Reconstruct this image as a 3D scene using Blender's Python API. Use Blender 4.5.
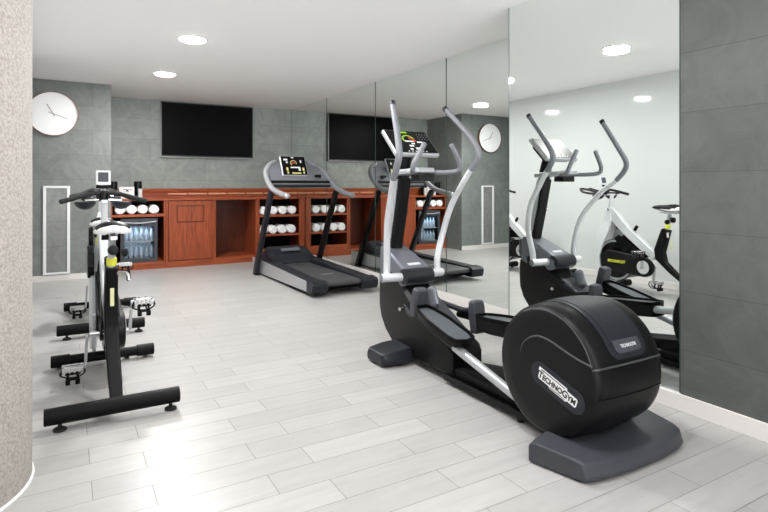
import bpy, bmesh, math, random
from mathutils import Vector, Matrix
random.seed(7)
PI = math.pi
SC = bpy.context.scene
for o in list(bpy.data.objects): bpy.data.objects.remove(o)

# ------------------------------------------------------------------ camera
cam = bpy.data.cameras.new('camera'); camo = bpy.data.objects.new('camera', cam)
SC.collection.objects.link(camo); SC.camera = camo
camo.location = (0, 0, 1.2)
camo.rotation_euler = (PI/2, 0, -0.5256)
cam.sensor_width = 36; cam.sensor_fit = 'HORIZONTAL'
cam.lens = 548.9/768*36
cam.shift_y = -(256-184.88)/768
cam.clip_start = 0.05

# ------------------------------------------------------------------ world, exposure
w = bpy.data.worlds.new('world'); SC.world = w; w.use_nodes = True
wn = w.node_tree; bg = wn.nodes['Background']; bg.inputs[0].default_value = (0.97, 0.98, 1, 1)
_tc = wn.nodes.new('ShaderNodeTexCoord'); _sx = wn.nodes.new('ShaderNodeSeparateXYZ'); _mr = wn.nodes.new('ShaderNodeMapRange')
wn.links.new(_tc.outputs['Generated'], _sx.inputs[0]); wn.links.new(_sx.outputs[2], _mr.inputs['Value'])
_mr.inputs['From Min'].default_value = -.05; _mr.inputs['From Max'].default_value = .05      # brightness added below the horizon to light the ceiling, softer sky above
_mr.inputs['To Min'].default_value = 9.0; _mr.inputs['To Max'].default_value = 1.6
wn.links.new(_mr.outputs[0], bg.inputs[1])
SC.view_settings.view_transform = 'Standard'
SC.view_settings.look = 'None'
SC.view_settings.exposure = 0.36
SC.view_settings.gamma = 1
SC.view_settings.use_curve_mapping = False
LAMP_W = 25.0        # each downlight
DISC = 14.0

# ------------------------------------------------------------------ materials
def newmat(name):
    m = bpy.data.materials.new(name); m.use_nodes = True
    nt = m.node_tree
    return m, nt, nt.nodes['Principled BSDF']
def lin(c):
    return tuple(((v/255)/12.92 if v/255 <= .04045 else ((v/255+.055)/1.055)**2.4) for v in c)
def plain(name, rgb, rough=.5, metal=0, noise=0, nscale=30, bump=0, bscale=200, spec=.5, coat=0, emit=None):
    """rgb in sRGB bytes"""
    m, nt, p = newmat(name); c = lin(rgb)
    p.inputs['Base Color'].default_value = (*c, 1)
    p.inputs['Roughness'].default_value = rough
    p.inputs['Metallic'].default_value = metal
    p.inputs['Specular IOR Level'].default_value = spec
    p.inputs['Coat Weight'].default_value = coat
    tc = nt.nodes.new('ShaderNodeTexCoord')
    if noise:
        n = nt.nodes.new('ShaderNodeTexNoise'); n.inputs['Scale'].default_value = nscale; n.inputs['Detail'].default_value = 5
        nt.links.new(tc.outputs['Object'], n.inputs['Vector'])
        r = nt.nodes.new('ShaderNodeMapRange')
        r.inputs['To Min'].default_value = 1-noise; r.inputs['To Max'].default_value = 1+noise
        nt.links.new(n.outputs['Fac'], r.inputs['Value'])
        v = nt.nodes.new('ShaderNodeVectorMath'); v.operation = 'SCALE'; v.inputs[0].default_value = c
        nt.links.new(r.outputs[0], v.inputs['Scale']); nt.links.new(v.outputs[0], p.inputs['Base Color'])
    if bump:
        n = nt.nodes.new('ShaderNodeTexNoise'); n.inputs['Scale'].default_value = bscale; n.inputs['Detail'].default_value = 3
        nt.links.new(tc.outputs['Object'], n.inputs['Vector'])
        b = nt.nodes.new('ShaderNodeBump'); b.inputs['Strength'].default_value = bump; b.inputs['Distance'].default_value = .002
        nt.links.new(n.outputs['Fac'], b.inputs['Height']); nt.links.new(b.outputs[0], p.inputs['Normal'])
    if emit:
        p.inputs['Emission Color'].default_value = (*lin(emit[0]), 1); p.inputs['Emission Strength'].default_value = emit[1]
    return m

def stone(name, axis, rgb, off=(0, 0)):
    m, nt, p = newmat(name); N = nt.nodes; L = nt.links
    tc = N.new('ShaderNodeTexCoord'); s = N.new('ShaderNodeSeparateXYZ'); L.new(tc.outputs['Object'], s.inputs[0])
    cb = N.new('ShaderNodeCombineXYZ'); L.new(s.outputs[axis], cb.inputs[0]); L.new(s.outputs[2], cb.inputs[1])
    mp = N.new('ShaderNodeMapping'); L.new(cb.outputs[0], mp.inputs[0])
    mp.inputs['Location'].default_value = (off[0]+16.4, -0.0095+3.145*2, 0)
    br = N.new('ShaderNodeTexBrick'); L.new(mp.outputs[0], br.inputs['Vector'])
    br.offset = 0.5; br.offset_frequency = 2; br.squash = 1
    br.inputs['Scale'].default_value = 1; br.inputs['Brick Width'].default_value = 1.64; br.inputs['Row Height'].default_value = .3145
    br.inputs['Mortar Size'].default_value = .002; br.inputs['Mortar Smooth'].default_value = .2
    c = lin(rgb)
    br.inputs['Color1'].default_value = (*[v*.93 for v in c], 1); br.inputs['Color2'].default_value = (*[v*1.07 for v in c], 1)
    br.inputs['Mortar'].default_value = (*[v*.62 for v in c], 1)
    n1 = N.new('ShaderNodeTexNoise'); n1.inputs['Scale'].default_value = 4.5; n1.inputs['Detail'].default_value = 9; n1.inputs['Distortion'].default_value = 1.2
    n1.inputs['Roughness'].default_value = .65
    L.new(tc.outputs['Object'], n1.inputs['Vector'])
    r = N.new('ShaderNodeMapRange'); r.inputs['From Min'].default_value = .3; r.inputs['From Max'].default_value = .7
    r.inputs['To Min'].default_value = .80; r.inputs['To Max'].default_value = 1.18; L.new(n1.outputs['Fac'], r.inputs['Value'])
    v = N.new('ShaderNodeVectorMath'); v.operation = 'SCALE'; L.new(br.outputs['Color'], v.inputs[0]); L.new(r.outputs[0], v.inputs['Scale'])
    L.new(v.outputs[0], p.inputs['Base Color'])
    p.inputs['Roughness'].default_value = .5
    b = N.new('ShaderNodeBump'); b.inputs['Strength'].default_value = .35; b.inputs['Distance'].default_value = .01
    mx = N.new('ShaderNodeMath'); mx.operation = 'SUBTRACT'; L.new(n1.outputs['Fac'], mx.inputs[0]); L.new(br.outputs['Fac'], mx.inputs[1])
    L.new(mx.outputs[0], b.inputs['Height']); L.new(b.outputs[0], p.inputs['Normal'])
    return m

def floor_mat():
    m, nt, p = newmat('porcelain_planks'); N = nt.nodes; L = nt.links
    tc = N.new('ShaderNodeTexCoord'); mp = N.new('ShaderNodeMapping'); L.new(tc.outputs['Object'], mp.inputs[0])
    mp.inputs['Location'].default_value = (-.93+.63*20, -2.046+.158*40, 0)
    br = N.new('ShaderNodeTexBrick'); L.new(mp.outputs[0], br.inputs['Vector'])
    br.offset = .3333; br.offset_frequency = 2; br.squash = 1
    br.inputs['Scale'].default_value = 1; br.inputs['Brick Width'].default_value = .63; br.inputs['Row Height'].default_value = .158
    br.inputs['Mortar Size'].default_value = .0016; br.inputs['Mortar Smooth'].default_value = .3
    c = lin((174, 172, 170))
    br.inputs['Color1'].default_value = (*[v*.93 for v in c], 1); br.inputs['Color2'].default_value = (*[v*1.05 for v in c], 1)
    br.inputs['Mortar'].default_value = (*lin((120, 113, 108)), 1)
    m2 = N.new('ShaderNodeMapping'); m2.inputs['Scale'].default_value = (1.2, 9, 1); L.new(tc.outputs['Object'], m2.inputs[0])
    n = N.new('ShaderNodeTexNoise'); n.inputs['Scale'].default_value = 2.5; n.inputs['Detail'].default_value = 8; n.inputs['Distortion'].default_value = .6
    L.new(m2.outputs[0], n.inputs['Vector'])
    r = N.new('ShaderNodeMapRange'); r.inputs['From Min'].default_value = .3; r.inputs['From Max'].default_value = .7
    r.inputs['To Min'].default_value = .93; r.inputs['To Max'].default_value = 1.05; L.new(n.outputs['Fac'], r.inputs['Value'])
    v = N.new('ShaderNodeVectorMath'); v.operation = 'SCALE'; L.new(br.outputs['Color'], v.inputs[0]); L.new(r.outputs[0], v.inputs['Scale'])
    L.new(v.outputs[0], p.inputs['Base Color'])
    rr = N.new('ShaderNodeMapRange'); rr.inputs['To Min'].default_value = .26; rr.inputs['To Max'].default_value = .42
    L.new(n.outputs['Fac'], rr.inputs['Value']); L.new(rr.outputs[0], p.inputs['Roughness'])
    b = N.new('ShaderNodeBump'); b.invert = True; b.inputs['Strength'].default_value = .4; b.inputs['Distance'].default_value = .002
    L.new(br.outputs['Fac'], b.inputs['Height']); L.new(b.outputs[0], p.inputs['Normal'])
    return m

def wood(name, rgb, axis='X'):
    m, nt, p = newmat(name); N = nt.nodes; L = nt.links; c = lin(rgb)
    tc = N.new('ShaderNodeTexCoord'); mp = N.new('ShaderNodeMapping'); L.new(tc.outputs['Object'], mp.inputs[0])
    mp.inputs['Scale'].default_value = {'X': (1, 14, 14), 'Z': (14, 14, 1)}[axis]
    n = N.new('ShaderNodeTexNoise'); n.inputs['Scale'].default_value = 2.2; n.inputs['Detail'].default_value = 8; n.inputs['Distortion'].default_value = 1.5
    L.new(mp.outputs[0], n.inputs['Vector'])
    cr = N.new('ShaderNodeValToRGB'); L.new(n.outputs['Fac'], cr.inputs[0])
    cr.color_ramp.elements[0].position = .3; cr.color_ramp.elements[0].color = (*[v*.6 for v in c], 1)
    cr.color_ramp.elements[1].position = .7; cr.color_ramp.elements[1].color = (*[v*1.25 for v in c], 1)
    L.new(cr.outputs[0], p.inputs['Base Color']); p.inputs['Roughness'].default_value = .38; p.inputs['Specular IOR Level'].default_value = .3
    return m

def concrete_mat():
    m, nt, p = newmat('speckled_concrete'); N = nt.nodes; L = nt.links
    tc = N.new('ShaderNodeTexCoord')
    n = N.new('ShaderNodeTexNoise'); n.inputs['Scale'].default_value = 95; n.inputs['Detail'].default_value = 6; L.new(tc.outputs['Object'], n.inputs['Vector'])
    vo = N.new('ShaderNodeTexVoronoi'); vo.inputs['Scale'].default_value = 9; L.new(tc.outputs['Object'], vo.inputs['Vector'])
    cr = N.new('ShaderNodeValToRGB'); L.new(n.outputs['Fac'], cr.inputs[0])
    cr.color_ramp.elements[0].position = .34; cr.color_ramp.elements[0].color = (*lin((150, 143, 136)), 1)
    cr.color_ramp.elements[1].position = .6; cr.color_ramp.elements[1].color = (*lin((178, 172, 167)), 1)
    c2 = N.new('ShaderNodeValToRGB'); L.new(vo.outputs['Distance'], c2.inputs[0])
    c2.color_ramp.elements[0].position = .03; c2.color_ramp.elements[0].color = (.3, .27, .25, 1)
    c2.color_ramp.elements[1].position = .06; c2.color_ramp.elements[1].color = (1, 1, 1, 1)
    mx = N.new('ShaderNodeMix'); mx.data_type = 'RGBA'; mx.blend_type = 'MULTIPLY'; mx.inputs[0].default_value = .8
    L.new(cr.outputs[0], mx.inputs[6]); L.new(c2.outputs[0], mx.inputs[7])
    L.new(mx.outputs[2], p.inputs['Base Color']); p.inputs['Roughness'].default_value = .8
    b = N.new('ShaderNodeBump'); b.inputs['Strength'].default_value = .3; b.inputs['Distance'].default_value = .003
    L.new(n.outputs['Fac'], b.inputs['Height']); L.new(b.outputs[0], p.inputs['Normal'])
    return m

M = {}
M['floor'] = floor_mat()
M['ceil'] = plain('ceiling_paint', (250, 249, 248), .9)
M['white_wall'] = plain('white_glass_added_glow', (182, 184, 183), .06, spec=.4, coat=0, emit=((248, 250, 249), .12))  # soft emission added so the wall helps light the ceiling
M['paint'] = plain('white_paint', (225, 225, 223), .7)
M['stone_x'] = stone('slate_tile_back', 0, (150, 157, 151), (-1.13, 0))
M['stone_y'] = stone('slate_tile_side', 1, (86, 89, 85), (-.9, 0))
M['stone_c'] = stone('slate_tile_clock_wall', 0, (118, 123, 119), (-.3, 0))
M['base'] = plain('baseboard_white', (222, 217, 214), .45)
M['mirror'] = plain('silvered_glass', (240, 245, 242), .0, 1)
M['mirror_edge'] = plain('mirror_edge_glass', (60, 72, 68), .2)
M['concrete'] = concrete_mat()
M['caulk'] = plain('white_caulk', (232, 230, 228), .6)
M['wood'] = wood('mahogany', (150, 72, 42), 'Z')
M['wood_h'] = wood('mahogany_horizontal', (158, 78, 46), 'X')
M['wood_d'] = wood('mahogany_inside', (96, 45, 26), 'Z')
M['wood_pale'] = wood('pale_strip_wood', (220, 158, 122), 'X')
M['black'] = plain('black_plastic', (12, 12, 13), .40, spec=.22, noise=.08, nscale=20, bump=.12, bscale=600)
M['black_gloss'] = plain('black_gloss', (10, 10, 11), .22, spec=.25)
M['black_matte'] = plain('black_matte', (10, 10, 11), .5, spec=.14)
M['console'] = plain('console_grey', (118, 121, 128), .42, .2)
M['line'] = plain('dark_silver_line', (84, 85, 88), .35, .5)
M['lcd_black'] = plain('console_screen_black', (12, 12, 13), .4, spec=.12)
M['pad'] = plain('grey_foot_pad', (74, 79, 84), .6, noise=.08, nscale=80)
M['rubber'] = plain('black_rubber', (24, 24, 25), .75, noise=.1, nscale=60)
M['char'] = plain('charcoal_plastic', (64, 65, 72), .45, spec=.35, bump=.15, bscale=700)
M['char_d'] = plain('dark_charcoal_plastic', (32, 34, 41), .42, spec=.3, bump=.12, bscale=700)
M['char_l'] = plain('steel_grey_plastic', (112, 115, 124), .33, .4)
M['silver'] = plain('silver_metal_paint', (186, 188, 192), .32, .55)
M['silver_l'] = plain('light_silver_paint', (214, 215, 218), .35, .25)
M['grip'] = plain('grey_foam_grip', (120, 122, 128), .5, .15, noise=.08, nscale=90)
M['chrome'] = plain('chrome', (215, 215, 215), .12, 1)
M['white'] = plain('white_paint_frame', (206, 209, 211), .3, .15)
M['white_pl'] = plain('white_plastic', (230, 230, 230), .4)
M['towel'] = plain('white_terry', (252, 252, 252), .95, noise=.03, nscale=120, bump=.25, bscale=350)
M['yellow'] = plain('yellow_sticker', (215, 214, 60), .5)
M['cream'] = plain('cream_sticker', (222, 224, 170), .5)
M['green'] = plain('green_display', (120, 160, 40), .5, emit=((150, 190, 50), .25))
M['amber'] = plain('amber_display', (200, 190, 120), .5, emit=((220, 205, 140), .2))
M['lcd_w'] = plain('white_display', (210, 210, 210), .5, emit=((225, 225, 220), .2))
M['red'] = plain('red_display', (170, 50, 40), .5, emit=((180, 50, 40), .3))
M['screen'] = plain('tv_screen', (2, 2, 2), .35, spec=.06)
M['tvframe'] = plain('tv_bezel', (28, 28, 29), .3, .4)
M['tvsilver'] = plain('tv_silver_trim', (120, 120, 122), .3, .8)
M['copper'] = plain('copper_rim', (124, 84, 62), .35, .6)
M['dial'] = plain('clock_dial', (248, 248, 248), .5)
M['hand'] = plain('clock_hand', (150, 145, 140), .4)
M['lampface'] = plain('lamp_diffuser', (255, 255, 255), .5, emit=((255, 252, 246), DISC))
M['label_blk'] = plain('black_print', (18, 18, 18), .5)
M['blue_bottle'] = plain('bottle_plastic', (208, 222, 240), .25)
M['cap'] = plain('bottle_cap', (120, 175, 215), .4)
M['strip_light'] = plain('fridge_led', (240, 246, 255), .5, emit=((225, 238, 255), 22.0))
def glass_mat():
    m, nt, p = newmat('clear_glass')
    p.inputs['Base Color'].default_value = (.93, .96, .97, 1); p.inputs['Roughness'].default_value = 0
    p.inputs['Transmission Weight'].default_value = 1; p.inputs['IOR'].default_value = 1.05
    return m
M['glass'] = glass_mat()
def belt_mat():
    return plain('treadmill_belt', (62, 62, 64), .55, noise=.15, nscale=40)
M['belt'] = belt_mat()

# ------------------------------------------------------------------ mesh builder
def root_loc(p):
    while p is not None and p.parent is not None: p = p.parent
    return p.location.copy() if p is not None else Vector((0, 0, 0))
def catmull(pts, n=8):
    P = [Vector(p) for p in pts]
    if len(P) < 3: return P
    P = [P[0]*2-P[1]] + P + [P[-1]*2-P[-2]]
    out = []
    for i in range(1, len(P)-2):
        a, b, c, d = P[i-1:i+3]
        for k in range(n):
            t = k/n
            out.append(.5*((2*b)+(c-a)*t+(2*a-5*b+4*c-d)*t*t+(3*b-a-3*c+d)*t**3))
    out.append(P[-2]); return out
class MB:
    def __init__(s): s.bm = bmesh.new()
    def add(s, vs, fs):
        v = [s.bm.verts.new(x) for x in vs]
        for f in fs:
            try: s.bm.faces.new([v[i] for i in f])
            except ValueError: pass
        return s
    def box(s, x0, x1, y0, y1, z0, z1, rot=None, taper=None):
        c = Vector(((x0+x1)/2, (y0+y1)/2, (z0+z1)/2)); vs = []
        for dz in (-1, 1):
            for dx, dy in ((-1, -1), (1, -1), (1, 1), (-1, 1)):
                k = taper if (taper and dz == 1) else 1
                v = Vector((dx*(x1-x0)/2*k, dy*(y1-y0)/2*k, dz*(z1-z0)/2))
                if rot: v = rot @ v
                vs.append(c+v)
        return s.add(vs, [(3, 2, 1, 0), (4, 5, 6, 7), (0, 1, 5, 4), (1, 2, 6, 5), (2, 3, 7, 6), (3, 0, 4, 7)])
    def prism(s, poly, axis, a, b, ka=1, kb=1):
        """poly: 2-D points; axis 'x' -> (y,z), 'y' -> (x,z), 'z' -> (x,y)"""
        cx = sum(p[0] for p in poly)/len(poly); cy = sum(p[1] for p in poly)/len(poly)
        def P(p, t, k):
            u, v = cx+(p[0]-cx)*k, cy+(p[1]-cy)*k
            return {'x': (t, u, v), 'y': (u, t, v), 'z': (u, v, t)}[axis]
        n = len(poly); vs = [P(p, a, ka) for p in poly]+[P(p, b, kb) for p in poly]
        fs = [tuple(range(n))[::-1], tuple(range(n, 2*n))]+[(i, (i+1) % n, n+(i+1) % n, n+i) for i in range(n)]
        return s.add(vs, fs)
    def loft(s, rings, cap=True):
        n = len(rings[0]); vs = [v for r in rings for v in r]; fs = []
        for k in range(len(rings)-1):
            for i in range(n): fs.append((k*n+i, k*n+(i+1) % n, (k+1)*n+(i+1) % n, (k+1)*n+i))
        if cap: fs += [tuple(range(n))[::-1], tuple(range((len(rings)-1)*n, len(rings)*n))]
        return s.add(vs, fs)
    def tube(s, pts, r, n=14, spline=True, k=8, flat=1.0, up=(0, 0, 1), dome=False):
        P = catmull(pts, k) if spline else [Vector(p) for p in pts]
        m = len(P)
        if isinstance(r, (int, float)): R = [r]*m
        else:
            R = []
            for i in range(m):
                t = i/(m-1)*(len(r)-1); j = min(int(t), len(r)-2); R.append(r[j]+(r[j+1]-r[j])*(t-j))
        rings = []; T0 = (P[1]-P[0]).normalized(); U = Vector(up)
        if abs(U.dot(T0)) > .95: U = Vector((1, 0, 0))
        A = (U-T0*U.dot(T0)).normalized()
        if dome:
            P = [P[0]-T0*R[0]*.45, P[0]-T0*R[0]*.3]+P; R = [R[0]*.35, R[0]*.75]+R
            Te = (P[-1]-P[-2]).normalized(); P += [P[-1]+Te*R[-1]*.3, P[-1]+Te*R[-1]*.45]; R += [R[-1]*.75, R[-1]*.35]; m = len(P)
        for i in range(m):
            T = (P[min(i+1, m-1)]-P[max(i-1, 0)]).normalized()
            A = (A-T*A.dot(T)).normalized(); B = T.cross(A)
            rings.append([P[i]+A*math.cos(2*PI*j/n)*R[i]*flat+B*math.sin(2*PI*j/n)*R[i] for j in range(n)])
        return s.loft(rings)
    def cyl(s, a, b, r0, r1=None, n=24, flat=1.0, up=(0, 0, 1)):
        return s.tube([a, b], [r0, r0 if r1 is None else r1], n=n, spline=False, flat=flat, up=up)
    def lathe(s, prof, c, axis='z', n=32, a0=0, a1=2*PI, cap=True):
        """prof: list of (radius, t) with t along axis"""
        full = abs(a1-a0-2*PI) < 1e-6; c = Vector(c); rows = []
        m = n if full else n+1
        for rr, t in prof:
            row = []
            for i in range(m):
                a = a0+(a1-a0)*i/n; u, v = rr*math.cos(a), rr*math.sin(a)
                row.append(c+Vector({'z': (u, v, t), 'x': (t, u, v), 'y': (u, t, v)}[axis]))
            rows.append(row)
        vs = [v for r in rows for v in r]; fs = []
        for k in range(len(rows)-1):
            for i in range(n):
                j = (i+1) % m
                fs.append((k*m+i, k*m+j, (k+1)*m+j, (k+1)*m+i))
        if full and cap: fs += [tuple(range(m))[::-1], tuple(range((len(rows)-1)*m, len(rows)*m))]
        return s.add(vs, fs)
    def build(s, name, mat, parent=None, bevel=0, seg=2, angle=35, solid=0):
        bm = s.bm; bmesh.ops.recalc_face_normals(bm, faces=bm.faces)
        bm.verts.ensure_lookup_table()
        o = root_loc(parent)
        if parent is not None:
            for v in bm.verts: v.co -= o
        me = bpy.data.meshes.new(name); bm.to_mesh(me); bm.free()
        for p in me.polygons: p.use_smooth = True
        me.set_sharp_from_angle(angle=math.radians(angle))
        me.materials.append(mat)
        ob = bpy.data.objects.new(name, me); SC.collection.objects.link(ob); ob.parent = parent
        if solid:
            q = ob.modifiers.new('solid', 'SOLIDIFY'); q.thickness = solid; q.offset = 0
        if bevel:
            b = ob.modifiers.new('bevel', 'BEVEL'); b.width = bevel; b.segments = seg; b.limit_method = 'ANGLE'
            b.angle_limit = math.radians(30); b.harden_normals = True
        return ob
def B(name, mat, parent, *a, bevel=0, rot=None, seg=2): return MB().box(*a, rot=rot).build(name, mat, parent, bevel=bevel, seg=seg)
def root(name, loc, label, cat, group=None):
    o = bpy.data.objects.new(name, None); SC.collection.objects.link(o); o.location = loc
    o.empty_display_size = .1
    return tag(o, label, cat, group)
def tag(o, label, cat, group=None):
    o['label'] = label; o['category'] = cat
    if group: o['group'] = group
    return o
def struct(o): o['kind'] = 'structure'; return o
def copy_tree(o, delta=(0, 0, 0), parent=None):
    c = o.copy(); SC.collection.objects.link(c)
    if parent is None: c.location = o.location+Vector(delta)
    else: c.parent = parent
    for ch in list(o.children): copy_tree(ch, (0, 0, 0), c)
    return c
def text_mesh(name, body, mat, parent, size, mtx, extrude=.0008, xs=1.0, bold=0.0):
    cu = bpy.data.curves.new(name+'_c', 'FONT'); cu.body = body; cu.size = size; cu.extrude = extrude
    cu.align_x = 'CENTER'; cu.align_y = 'CENTER'; cu.offset = bold; cu.small_caps_scale = .8
    for f_ in cu.body_format: f_.use_small_caps = True
    t = bpy.data.objects.new(name+'_t', cu); SC.collection.objects.link(t)
    dg = bpy.context.evaluated_depsgraph_get(); dg.update()
    me = bpy.data.meshes.new_from_object(t.evaluated_get(dg)); bpy.data.objects.remove(t); bpy.data.curves.remove(cu)
    me.transform(Matrix.Diagonal((xs, 1, 1, 1))); me.transform(mtx)
    me.transform(Matrix.Translation(-root_loc(parent)))
    me.materials.clear(); me.materials.append(mat); me.name = name
    ob = bpy.data.objects.new(name, me); SC.collection.objects.link(ob); ob.parent = parent
    return ob
def frame_mtx(origin, xdir, ydir):
    x = Vector(xdir).normalized(); y = Vector(ydir); y = (y-x*y.dot(x)).normalized(); z = x.cross(y)
    return Matrix.Translation(origin) @ Matrix((x, y, z)).transposed().to_4x4()

# ------------------------------------------------------------------ room
H = 2.51; D = 9.1; XM = 3.40; XN = 2.835; XL = -.37; YB = -2.2
struct(B('floor', M['floor'], None, -1.0, 3.7, YB-.1, 9.3, -.1, 0))
struct(B('ceiling', M['ceil'], None, -1.0, 3.7, YB-.1, 9.3, H, H+.1))
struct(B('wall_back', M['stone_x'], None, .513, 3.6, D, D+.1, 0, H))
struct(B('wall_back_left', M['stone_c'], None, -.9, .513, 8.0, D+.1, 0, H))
lw = MB().box(XL-.5, XL, YB, 6.62, 0, H)
struct(lw.build('wall_left', M['white_wall']))
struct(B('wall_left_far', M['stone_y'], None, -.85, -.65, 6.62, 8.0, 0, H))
struct(B('wall_right_far', M['paint'], None, XM+.012, XM+.2, 3.05, D, 0, H))
struct(B('wall_right_pier', M['paint'], None, XN+.012, XM+.2, 1.735, 3.05, 0, H))
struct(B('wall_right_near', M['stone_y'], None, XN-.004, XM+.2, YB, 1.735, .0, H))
# unseen wall behind the viewer; wide daylight opening added as fill light
ww = MB().box(XL, XN, YB-.1, YB, 0, .1); ww.box(XL, XN, YB-.1, YB, 2.45, H); ww.box(XL, XL+.1, YB-.1, YB, .1, 2.45); ww.box(XN-.1, XN, YB-.1, YB, .1, 2.45)
struct(ww.build('wall_front', M['paint']))
# baseboards
struct(B('baseboard_right', M['base'], None, XN-.018, XN+.012, YB, 3.05, 0, .088, bevel=.003))
struct(B('baseboard_right_far', M['base'], None, XM-.018, XM+.012, 3.05, 8.5, 0, .088, bevel=.003))
struct(B('baseboard_pier', M['base'], None, XN-.018, XM-.018, 3.05, 3.062, 0, .088, bevel=.003))
struct(B('baseboard_back_left', M['base'], None, -.65, .513, 7.985, 8.0, 0, .075, bevel=.003))
struct(B('baseboard_left', M['base'], None, XL, XL+.012, 2.95, 6.62, 0, .075, bevel=.003))

# mirrors
def mirror(y0, y1, x, label, g='floor-to-ceiling mirror panels'):
    r = root('wall_mirror', (x, (y0+y1)/2, .088), label, 'mirror', g)
    B('mirror_glass', M['mirror'], r, x, x+.006, y0+.004, y1-.004, .09, H-.002)
    for yy in (y0+.001, y1-.007): B('polished_edge', M['mirror_edge'], r, x-.001, x+.006, yy, yy+.006, .09, H-.002)
    B('backing', M['mirror_edge'], r, x+.006, x+.0115, y0+.0005, y1-.0005, .09, H-.002)
mirror(3.07, 4.58, XM, 'mirror panel of the recessed stretch nearest the projecting mirrored pier')
mirror(4.58, 6.08, XM, 'recessed mirror panel behind the console and handles of the elliptical trainer')
mirror(6.08, 7.58, XM, 'recessed mirror panel showing the treadmill reflection, second from the cabinet')
mirror(7.58, 9.08, XM, 'farthest mirror panel, meeting the end of the wooden cabinet')
mirror(1.737, 3.05, XN, 'large mirror panel on the projecting pier beside the grey tiled wall')

# concrete column
cx, cy, cr = -.553, 2.72, .433
tag(MB().lathe([(cr, 0), (cr, H)], (cx, cy, 0), n=64).build('concrete_column', M['concrete']), 'round speckled beige concrete column at the left edge, cut by the frame', 'column')
struct(MB().lathe([(cr+.008, 0), (cr+.006, .006), (cr-.01, .012)], (cx, cy, 0), n=64, cap=False).build('trim_1', M['caulk']))

# downlights
def downlight(x, y, label, k=1.0):
    r = root('ceiling_downlight', (x, y, H), label, 'ceiling light', 'round recessed ceiling downlights')
    MB().lathe([(.118, -.001), (.132, -.001), (.135, -.006), (.120, -.009), (.115, -.006)], (x, y, H), n=40, cap=False).build('trim_ring', M['white_pl'], r)
    MB().lathe([(.001, -.034), (.04, -.033), (.08, -.028), (.105, -.018), (.117, -.006), (.117, -.002), (.001, -.002)], (x, y, H), n=40).build('diffuser', M['lampface'], r)
    la = bpy.data.lights.new('lamp', 'AREA'); la.shape = 'DISK'; la.size = .22; la.energy = LAMP_W*k; la.color = (1, .995, .985)
    lo = bpy.data.objects.new('lamp', la); SC.collection.objects.link(lo); lo.parent = r; lo.location = (0, 0, -.04)
downlight(1.01, 6.88, 'round ceiling downlight nearest the television', 1.65)
downlight(.985, 5.12, 'round ceiling downlight seen whole, nearer the viewer than the one by the television', 1.5)
downlight(1.12, 3.42, 'round ceiling downlight seen only as a reflection in the pier mirror', 1.1)
downlight(1.10, 1.60, 'added unseen round ceiling downlight just above the top of the frame near the grey tiled wall', .8)  # unseen lamp added above the frame for more light
downlight(1.10, -.20, 'added unseen round ceiling downlight directly behind the viewer', .6)  # unseen lamp added behind the viewer for more light

# ------------------------------------------------------------------ television
tv = root('television', (1.99, D-.04, 2.06), 'wide black flat-screen television mounted on the grey tiled back wall', 'television')
B('bezel', M['tvframe'], tv, 1.27, 2.712, D-.06, D-.012, 1.635, 2.488, bevel=.004)
B('screen', M['screen'], tv, 1.285, 2.697, D-.0625, D-.058, 1.665, 2.474)
mb = MB(); mb.box(1.268, 1.276, D-.064, D-.03, 1.635, 2.488); mb.box(2.706, 2.714, D-.064, D-.03, 1.635, 2.488); mb.box(1.268, 2.714, D-.064, D-.03, 1.628, 1.645)
mb.build('silver_trim', M['tvsilver'], tv)
B('wall_bracket', M['black_matte'], tv, 1.8, 2.2, D-.015, D-.001, 1.9, 2.25)

# ------------------------------------------------------------------ clock
ck = root('wall_clock', (-.135, 7.96, 2.07), 'large round white wall clock with thin copper rim and slim hands', 'clock')
MB().lathe([(.268, 0), (.275, 0), (.275, -.05), (.268, -.05), (.268, -.02)], (-.135, 7.999, 2.085), axis='y', n=64, cap=False).build('rim', M['copper'], ck)
MB().lathe([(.268, -.001), (.268, -.036), (.001, -.036)], (-.135, 7.999, 2.085), axis='y', n=64).build('dial', M['dial'], ck)
def clock_hand(name, ang, l, back, wd):
    d = Vector((math.sin(ang), 0, math.cos(ang))); n = Vector((math.cos(ang), 0, -math.sin(ang))); c = Vector((-.135, 7.962, 2.085))
    a = c-d*back; b = c+d*l
    mb = MB(); rings = [[p+n*wd*s1+Vector((0, q, 0)) for s1, q in ((-1, 0), (1, 0), (1, -.003), (-1, -.003))] for p in (a, b)]
    mb.loft(rings).build(name, M['hand'], ck)
clock_hand('hour_hand', math.radians(-30), .135, .035, .005)
clock_hand('minute_hand', math.radians(110), .175, .06, .0035)
MB().lathe([(.008, 0), (.008, -.006)], (-.135, 7.962, 2.085), axis='y', n=16).build('hub', M['hand'], ck)

# framed panel in the clock wall
fp = root('framed_panel', (-.1, 7.99, .1), 'tall narrow white-framed panel set in the tiled wall below the clock', 'framed panel')
mb = MB(); x0, x1, z0, z1 = -.243, .048, .082, 1.186
mb.box(x0, x1, 7.975, 7.999, z1-.026, z1); mb.box(x0, x1, 7.975, 7.999, z0, z0+.026); mb.box(x0, x0+.034, 7.975, 7.999, z0+.026, z1-.026); mb.box(x1-.034, x1, 7.975, 7.999, z0+.026, z1-.026)
mb.build('frame', M['white_pl'], fp, bevel=.002)
M['panel_stone'] = stone('slate_panel', 0, (128, 130, 126), (-.4, 0)); M['panel_stone'].node_tree.nodes['Principled BSDF'].inputs['Roughness'].default_value = .22
B('slate_sheet', M['panel_stone'], fp, x0+.034, x1-.034, 7.988, 7.998, z0+.026, z1-.026)

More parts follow.
